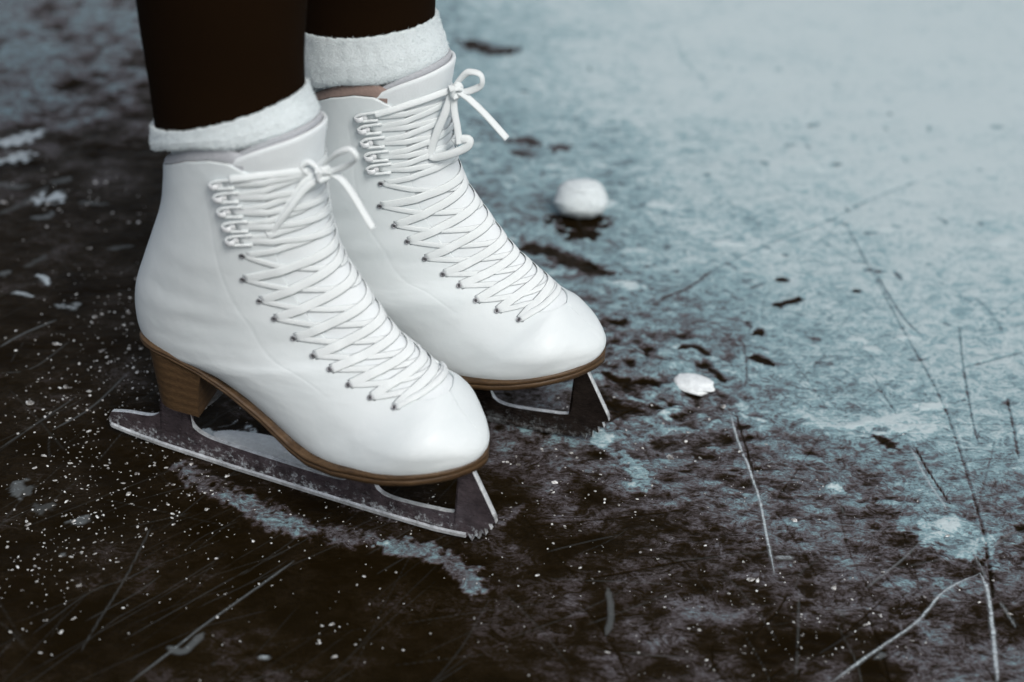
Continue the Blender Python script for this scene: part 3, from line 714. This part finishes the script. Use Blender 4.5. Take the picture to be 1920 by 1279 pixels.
stroke([(1180, 745), (1230, 752), (1260, 770), (1240, 782)], 4, frost=.35, broken=.2, dz=.6, seed=37)
stroke([(1380, 770), (1450, 765), (1530, 790), (1640, 800), (1750, 800)], 10, frost=.15, soft=2.0, broken=.3, seed=38)
stroke([(1730, 995), (1790, 1010), (1850, 1035)], 13, frost=.30, soft=1.8, broken=.25, seed=39)
stroke([(1700, 1160), (1740, 1175), (1770, 1170)], 8, frost=.2, soft=1.8, broken=.35, seed=40)
stroke([(0, 270), (40, 262), (85, 245)], 9, snow=.8, soft=1.6, broken=.15, seed=41); stroke([(0, 300), (30, 298), (55, 285)], 8, snow=.75, soft=1.6, broken=.2, seed=42)
stroke([(75, 380), (95, 372), (110, 375)], 9, snow=.8, soft=1.7, broken=.3, seed=43); stroke([(60, 410), (85, 405), (100, 400)], 4, snow=.5, broken=.3, seed=44)
for p, w, s in (([(70, 515), (85, 522), (95, 535)], 3, .8), ([(20, 550), (45, 552), (62, 556)], 2.4, .7), ([(110, 572), (135, 575), (150, 570)], 3, .6), ([(25, 905), (35, 910), (30, 930)], 4, .5), ([(40, 915), (55, 925)], 5, .35), ([(70, 955), (95, 950)], 4, .25),
                ([(125, 980), (150, 978), (170, 970)], 2.6, .5), ([(115, 1040), (120, 1042)], 2, .5), ([(485, 1233), (505, 1234)], 1.6, .7), ([(0, 345), (30, 352), (50, 350)], 4, .35), ([(100, 345), (130, 335)], 4, .4),
                ([(0, 400), (40, 385), (90, 350)], 3, .3), ([(150, 380), (200, 385)], 2.4, .4), ([(205, 465), (250, 460)], 2.4, .35), ([(50, 500), (85, 480)], 2.5, .25), ([(0, 515), (15, 510)], 3, .5), ([(1640, 1230), (1655, 1228)], 2.4, .5), ([(1455, 1046), (1485, 1046)], 2.2, .6), ([(1570, 1148), (1580, 1146)], 2.6, .4),
                ([(1895, 1220), (1915, 1222)], 3, .4), ([(400, 1245), (402, 1246)], 2, .1), ([(1915, 248), (1925, 250)], 7, .9)):
    stroke(p, w, snow=s, soft=1.7, broken=.25, dz=.5, seed=int(p[0][0])+5)
# random fine scratches: long faint ones towards the upper right of the view on the dark ice, others on the frost
for k in range(150):
    c_ = at(rnd.uniform(-80, 900), rnd.uniform(430, 1330)); a = math.radians(rnd.gauss(52, 13)) if rnd.random() < .8 else rnd.uniform(0, 3.14); L_ = rnd.uniform(12, 80)
    stroke([(c_[0]-L_*math.cos(a), c_[1]-L_*math.sin(a)), (c_[0]+rnd.gauss(0, 2), c_[1]), (c_[0]+L_*math.cos(a), c_[1]+L_*math.sin(a))], rnd.uniform(.35, .6), snow=rnd.uniform(.04, .16), px=False, broken=.3, seed=k)
for k in range(130):
    c_ = at(rnd.uniform(950, 1990), rnd.uniform(380, 1330)); a = rnd.choice([math.radians(rnd.gauss(110, 10)), math.radians(rnd.gauss(50, 14)), math.radians(rnd.gauss(10, 12))]); L_ = rnd.uniform(8, 60)
    w_ = rnd.uniform(.4, .8)
    if rnd.random() < .5: stroke([(c_[0]-L_*math.cos(a), c_[1]-L_*math.sin(a)), (c_[0]+rnd.gauss(0, 3), c_[1]), (c_[0]+L_*math.cos(a), c_[1]+L_*math.sin(a))], w_, snow=rnd.uniform(.06, .22), dz=.2, px=False, broken=.4, seed=k+300)
    else: stroke([(c_[0]-L_*math.cos(a), c_[1]-L_*math.sin(a)), (c_[0]+rnd.gauss(0, 3), c_[1]), (c_[0]+L_*math.cos(a), c_[1]+L_*math.sin(a))], w_, groove=rnd.uniform(.15, .5), frost=-.08, px=False, seed=k+300)
stroke([(385, 822), (430, 832), (480, 838), (530, 858), (560, 875)], 13, snow=.95, frost=.5, soft=1.5, seed=61)
for k in range(110):
    px_, py_ = rnd.uniform(880, 1960), rnd.uniform(120, 860); c_ = at(px_, py_); a = rnd.gauss(.15, .35) if rnd.random() < .6 else rnd.gauss(1.9, .3); L_ = rnd.uniform(1.5, 9); cx_, cy_ = c_[0], c_[1]
    stroke([(cx_-L_*math.cos(a), cy_-L_*math.sin(a)), (cx_+rnd.gauss(0, 1.5), cy_+rnd.gauss(0, 1)), (cx_+L_*math.cos(a), cy_+L_*math.sin(a))], rnd.uniform(.9, 2.4), frost=-rnd.uniform(.08, .34), dz=-.3, px=False, soft=2.2, seed=k+600)
for k in range(40):
    px_, py_ = rnd.uniform(900, 1960), rnd.uniform(300, 1000); c_ = at(px_, py_); a = rnd.gauss(.1, .4); L_ = rnd.uniform(3, 16); cx_, cy_ = c_[0], c_[1]
    stroke([(cx_-L_*math.cos(a), cy_-L_*math.sin(a)), (cx_+rnd.gauss(0, 2), cy_+rnd.gauss(0, 2)), (cx_+L_*math.cos(a), cy_+L_*math.sin(a))], rnd.uniform(1.5, 4), frost=rnd.uniform(.08, .24), dz=.5, px=False, soft=2.2, broken=.3, seed=k+800)
# flat where the blades stand
for pose in (NEAR, FAR):
    a_ = loc2w(pose, -50, 0, 0)[:2]; b_ = loc2w(pose, 275, 0, 0)[:2]; d = b_-a_; l = np.hypot(*d)
    t = np.clip(((GX-a_[0])*d[0]+(GY-a_[1])*d[1])/l**2, 0, 1); ds = np.hypot(GX-a_[0]-d[0]*t, GY-a_[1]-d[1]*t)
    k_ = np.clip((ds-5)/10, 0, 1); HGT = HGT*k_
HGT = HGT*np.clip((40000-np.hypot(GX, GY))/20000, 0, 1)
ny_, nx_ = GX.shape
co = np.empty((ny_*nx_, 3), np.float32); co[:, 0] = GX.ravel(); co[:, 1] = GY.ravel(); co[:, 2] = HGT.ravel(); co *= K
me = bpy.data.meshes.new('ice'); nf = (ny_-1)*(nx_-1)
me.vertices.add(len(co)); me.vertices.foreach_set('co', co.ravel())
ii, jj = np.meshgrid(np.arange(ny_-1), np.arange(nx_-1), indexing='ij'); b0 = (ii*nx_+jj).ravel()
Lp = np.stack([b0, b0+1, b0+nx_+1, b0+nx_], 1).astype(np.int32).ravel()
me.loops.add(nf*4); me.loops.foreach_set('vertex_index', Lp); me.polygons.add(nf)
me.polygons.foreach_set('loop_start', np.arange(nf, dtype=np.int32)*4)
me.polygons.foreach_set('loop_total', np.full(nf, 4, np.int32)); me.polygons.foreach_set('use_smooth', np.ones(nf, bool))
for nm, arr in (('frost', FRO), ('snow', SNW)):
    at_ = me.attributes.new(nm, 'FLOAT', 'POINT'); at_.data.foreach_set('value', np.clip(arr, -.2, 1.2).astype(np.float32).ravel())
me.update(calc_edges=True)
ice = bpy.data.objects.new('ice', me); C.objects.link(ice); tag(ice, kind='structure')
def ice_mat():
    m, nt, b = new_mat('frosted_ice', (.1, .1, .1), .3, spec=.13)
    af = nd(nt, 'ShaderNodeAttribute', attribute_name='frost'); as_ = nd(nt, 'ShaderNodeAttribute', attribute_name='snow')
    n1 = noise(nt, 60, 5, .64, stretch=(1, 1.25, 1), rot=.5, dist=.5); n2 = noise(nt, 330, 5, .68, stretch=(1, 1.5, 1)); n3 = noise(nt, 14, 3, .5)
    f = af.outputs['Fac']
    amp = math_(nt, 'MULTIPLY', math_(nt, 'SUBTRACT', 1.08, f), math_(nt, 'ADD', f, .06))     # mottling strongest where frost is half way
    v = math_(nt, 'ADD', f, math_(nt, 'MULTIPLY', math_(nt, 'SUBTRACT', n1.outputs[0], .5), math_(nt, 'MULTIPLY', amp, 1.7)))
    v = math_(nt, 'ADD', v, math_(nt, 'MULTIPLY', math_(nt, 'SUBTRACT', n2.outputs[0], .5), math_(nt, 'MULTIPLY', amp, 2.4)))
    v = math_(nt, 'ADD', v, math_(nt, 'MULTIPLY', math_(nt, 'SUBTRACT', n3.outputs[0], .5), .26))
    n4 = noise(nt, 42, 7, .72, stretch=(1, 1.5, 1), rot=.45, dist=1.4)
    rg = math_(nt, 'MAXIMUM', math_(nt, 'SUBTRACT', 1., math_(nt, 'MULTIPLY', math_(nt, 'ABSOLUTE', math_(nt, 'SUBTRACT', n4.outputs[0], .5)), 11.)), 0.)
    v = math_(nt, 'ADD', v, math_(nt, 'MULTIPLY', math_(nt, 'SUBTRACT', rg, .34), math_(nt, 'MULTIPLY', amp, .75)))
    r = ramp(nt, v, [(.0, (.0075, .0048, .0016)), (.14, (.014, .0095, .0045)), (.27, (.042, .034, .033)), (.42, (.108, .102, .114)), (.60, (.145, .215, .245)), (.76, (.245, .39, .43)), (.91, (.49, .585, .605))])
    mx = nd(nt, 'ShaderNodeMix', data_type='RGBA'); sa = as_.outputs['Fac']; sn = math_(nt, 'ADD', math_(nt, 'MULTIPLY', sa, .3), math_(nt, 'MAXIMUM', math_(nt, 'SUBTRACT', math_(nt, 'MULTIPLY', sa, 2.4), math_(nt, 'MULTIPLY', n2.outputs[0], 2.6)), 0.))
    sn = math_(nt, 'MINIMUM', sn, 1.); nt.links.new(sn, mx.inputs[0]); nt.links.new(r.outputs[0], mx.inputs[6]); mx.inputs[7].default_value = (.50, .58, .62, 1)
    nt.links.new(mx.outputs[2], b.inputs['Base Color'])
    rr = ramp(nt, v, [(.08, (.07,)*3), (.30, (.14,)*3), (.5, (.22,)*3), (.85, (.5,)*3)]); nt.links.new(rr.outputs[0], b.inputs['Roughness'])
    b.inputs['IOR'].default_value = 1.31; sp_ = ramp(nt, v, [(.12, (.05,)*3), (.42, (.5,)*3)]); nt.links.new(sp_.outputs[0], b.inputs['Specular IOR Level'])
    bp = bump(nt, b, v, .7, .0014); hv = math_(nt, 'MULTIPLY', n2.outputs[0], math_(nt, 'MINIMUM', math_(nt, 'ADD', math_(nt, 'MULTIPLY', f, 2.), .1), 1.)); bump(nt, b, hv, .35, .0008, bp); b.inputs['Specular Tint'].default_value = (1, .82, .62, 1)
    return m
me.materials.append(ice_mat())

# ------------------------------------------------------------------ ice crumbs scattered over the sheet (nobody could count them)
cm, cnt, cb = new_mat('crumb_ice', (.5, .5, .5), .5, spec=.4); cn = noise(cnt, 260, 2, .5); cr2 = ramp(cnt, cn.outputs[0], [(.35, (.09, .085, .08)), (.5, (.34, .34, .33)), (.62, (.72, .74, .74))]); cnt.links.new(cr2.outputs[0], cb.inputs['Base Color']); M['crumb'] = cm
def ground_z(x, y):
    i = np.clip(np.searchsorted(XA, x), 0, nx_-1); j = np.clip(np.searchsorted(YA, y), 0, ny_-1); return HGT[j, i]
phi = (1+5**.5)/2
ICO = np.array([(-1, phi, 0), (1, phi, 0), (-1, -phi, 0), (1, -phi, 0), (0, -1, phi), (0, 1, phi), (0, -1, -phi), (0, 1, -phi), (phi, 0, -1), (phi, 0, 1), (-phi, 0, -1), (-phi, 0, 1)])/1.9
IF = [(0, 11, 5), (0, 5, 1), (0, 1, 7), (0, 7, 10), (0, 10, 11), (1, 5, 9), (5, 11, 4), (11, 10, 2), (10, 7, 6), (7, 1, 8), (3, 9, 4), (3, 4, 2), (3, 2, 6), (3, 6, 8), (3, 8, 9), (4, 9, 5), (2, 4, 11), (6, 2, 10), (8, 6, 7), (9, 8, 1)]
cr_ = MB()
spots = [(300, 680, 190, 100, 430, 1.0), (210, 560, 150, 90, 150, 1.1), (120, 760, 140, 110, 260, 1.0), (150, 950, 150, 110, 330, .9), (330, 900, 150, 110, 230, .8), (90, 1090, 120, 120, 130, .9),
         (130, 380, 120, 60, 60, 1.6), (450, 1000, 240, 130, 170, .7), (1420, 1180, 260, 110, 150, .8), (1200, 1050, 260, 150, 110, .7), (1640, 1150, 260, 120, 120, .8), (1000, 1000, 200, 200, 110, .8), (1150, 850, 200, 90, 110, 1.1), (620, 1180, 330, 90, 70, .8), (1500, 900, 260, 100, 120, .9), (700, 960, 200, 60, 90, .7)]
for (cx, cy, sx, sy, n, sz) in spots:
    for _ in range(int(n*.8)):
        g = at(rnd.gauss(cx, sx*.6), min(1400, rnd.gauss(cy, sy*.6))); s = min(2.6, rnd.lognormvariate(-.72, .52)*sz)
        rz = rnd.uniform(0, 6.28); c_, s_ = math.cos(rz), math.sin(rz); V = ICO*(1+rng.uniform(-.3, .3, (12, 1)))*[s*rnd.uniform(.8, 2.2), s, s*rnd.uniform(.35, .7)]
        V = np.column_stack([V[:, 0]*c_-V[:, 1]*s_, V[:, 0]*s_+V[:, 1]*c_, V[:, 2]]); g[2] = ground_z(g[0], g[1])+s*.2; cr_.add(V+g, IF)
tag(cr_.build('ice_crumbs', M['crumb'], smooth=False), 'tiny white ice crumbs scattered over the dark ice', 'ice crumbs', kind='stuff')

# ------------------------------------------------------------------ lumps of snow lying on the ice
def lump(name, c, r, label, seed, rough=.12, yaw=0., flat=0.):
    n1, n2 = 48, 72; V = []
    for i in range(n1+1):
        th = math.pi*i/n1
        for j in range(n2):
            a = 2*math.pi*j/n2; d = np.array([math.sin(th)*math.cos(a), math.sin(th)*math.sin(a), math.cos(th)])
            k = 1+rough*(float(fbm(np.array(d[0]*1.9+seed), np.array(d[1]*1.9+d[2]*2.3), 4, seed))-.5)*2+.05*(float(fbm(np.array(d[0]*8+seed), np.array(d[1]*8+d[2]*7), 3, seed+5))-.5)
            p = d*k*np.array(r); p[2] = max(p[2], -r[2]*flat) if flat else p[2]
            V.append((p[0]*math.cos(yaw)-p[1]*math.sin(yaw)+c[0], p[0]*math.sin(yaw)+p[1]*math.cos(yaw)+c[1], p[2]+c[2]))
    o = mesh_obj(name, V, grid_faces(n1+1, n2, 0, True), M['lightened' if yaw else 'snow']); tag(o, label, 'snow lump'); return o
g = at(1088, 408); lump('snow_lump', g+[0, 10, 15.5], (26, 23, 18.5), 'round white ball of snow lying on the frosted ice beyond the skates', 3, .10)
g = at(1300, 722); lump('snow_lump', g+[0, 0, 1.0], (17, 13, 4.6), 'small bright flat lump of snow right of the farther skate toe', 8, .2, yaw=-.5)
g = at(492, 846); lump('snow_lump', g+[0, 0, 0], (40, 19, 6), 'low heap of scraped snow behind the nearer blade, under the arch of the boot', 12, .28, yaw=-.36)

# ------------------------------------------------------------------ daylight and camera
sc = bpy.context.scene
w = bpy.data.worlds.new('World'); sc.world = w; w.use_nodes = True; nt = w.node_tree
bg = nt.nodes['Background']; sky = nt.nodes.new('ShaderNodeTexSky'); sky.sky_type = 'NISHITA'; sky.sun_disc = False
SUN_EL, SUN_AZ = 48, 150       # azimuth: clockwise from +Y
sky.sun_elevation = math.radians(SUN_EL); sky.sun_rotation = math.radians(SUN_AZ); sky.air_density = 1.; sky.dust_density = 4.; sky.ozone_density = 1.
hs = nt.nodes.new('ShaderNodeHueSaturation'); hs.inputs['Saturation'].default_value = .5; nt.links.new(sky.outputs[0], hs.inputs['Color']); nt.links.new(hs.outputs[0], bg.inputs[0]); bg.inputs[1].default_value = .10
sl = bpy.data.lights.new('sun', 'SUN'); sl.energy = 1.3; sl.angle = math.radians(24); sl.color = (1, .965, .92)
so = bpy.data.objects.new('sun', sl); C.objects.link(so)
az = math.radians(SUN_AZ); el = math.radians(SUN_EL)
d = Vector((math.sin(az)*math.cos(el), math.cos(az)*math.cos(el), math.sin(el))); so.rotation_euler = d.to_track_quat('Z', 'Y').to_euler()
cam = bpy.data.cameras.new('camera'); co_ = bpy.data.objects.new('camera', cam); C.objects.link(co_); sc.camera = co_
cam.sensor_width = 36; cam.lens = FPX/1920*36; cam.clip_start = .05; cam.clip_end = 1500
from mathutils import Matrix
Rm = Matrix(((RT[0], UP[0], -FWD[0]), (RT[1], UP[1], -FWD[1]), (RT[2], UP[2], -FWD[2]))).to_4x4(); Rm.translation = Vector(CAM*K); co_.matrix_world = Rm
cam.dof.use_dof = True; cam.dof.focus_distance = 1.15; cam.dof.aperture_fstop = 3.8
sc.view_settings.view_transform = 'Standard'; sc.view_settings.look = 'None'; sc.view_settings.exposure = .27; sc.view_settings.gamma = 1
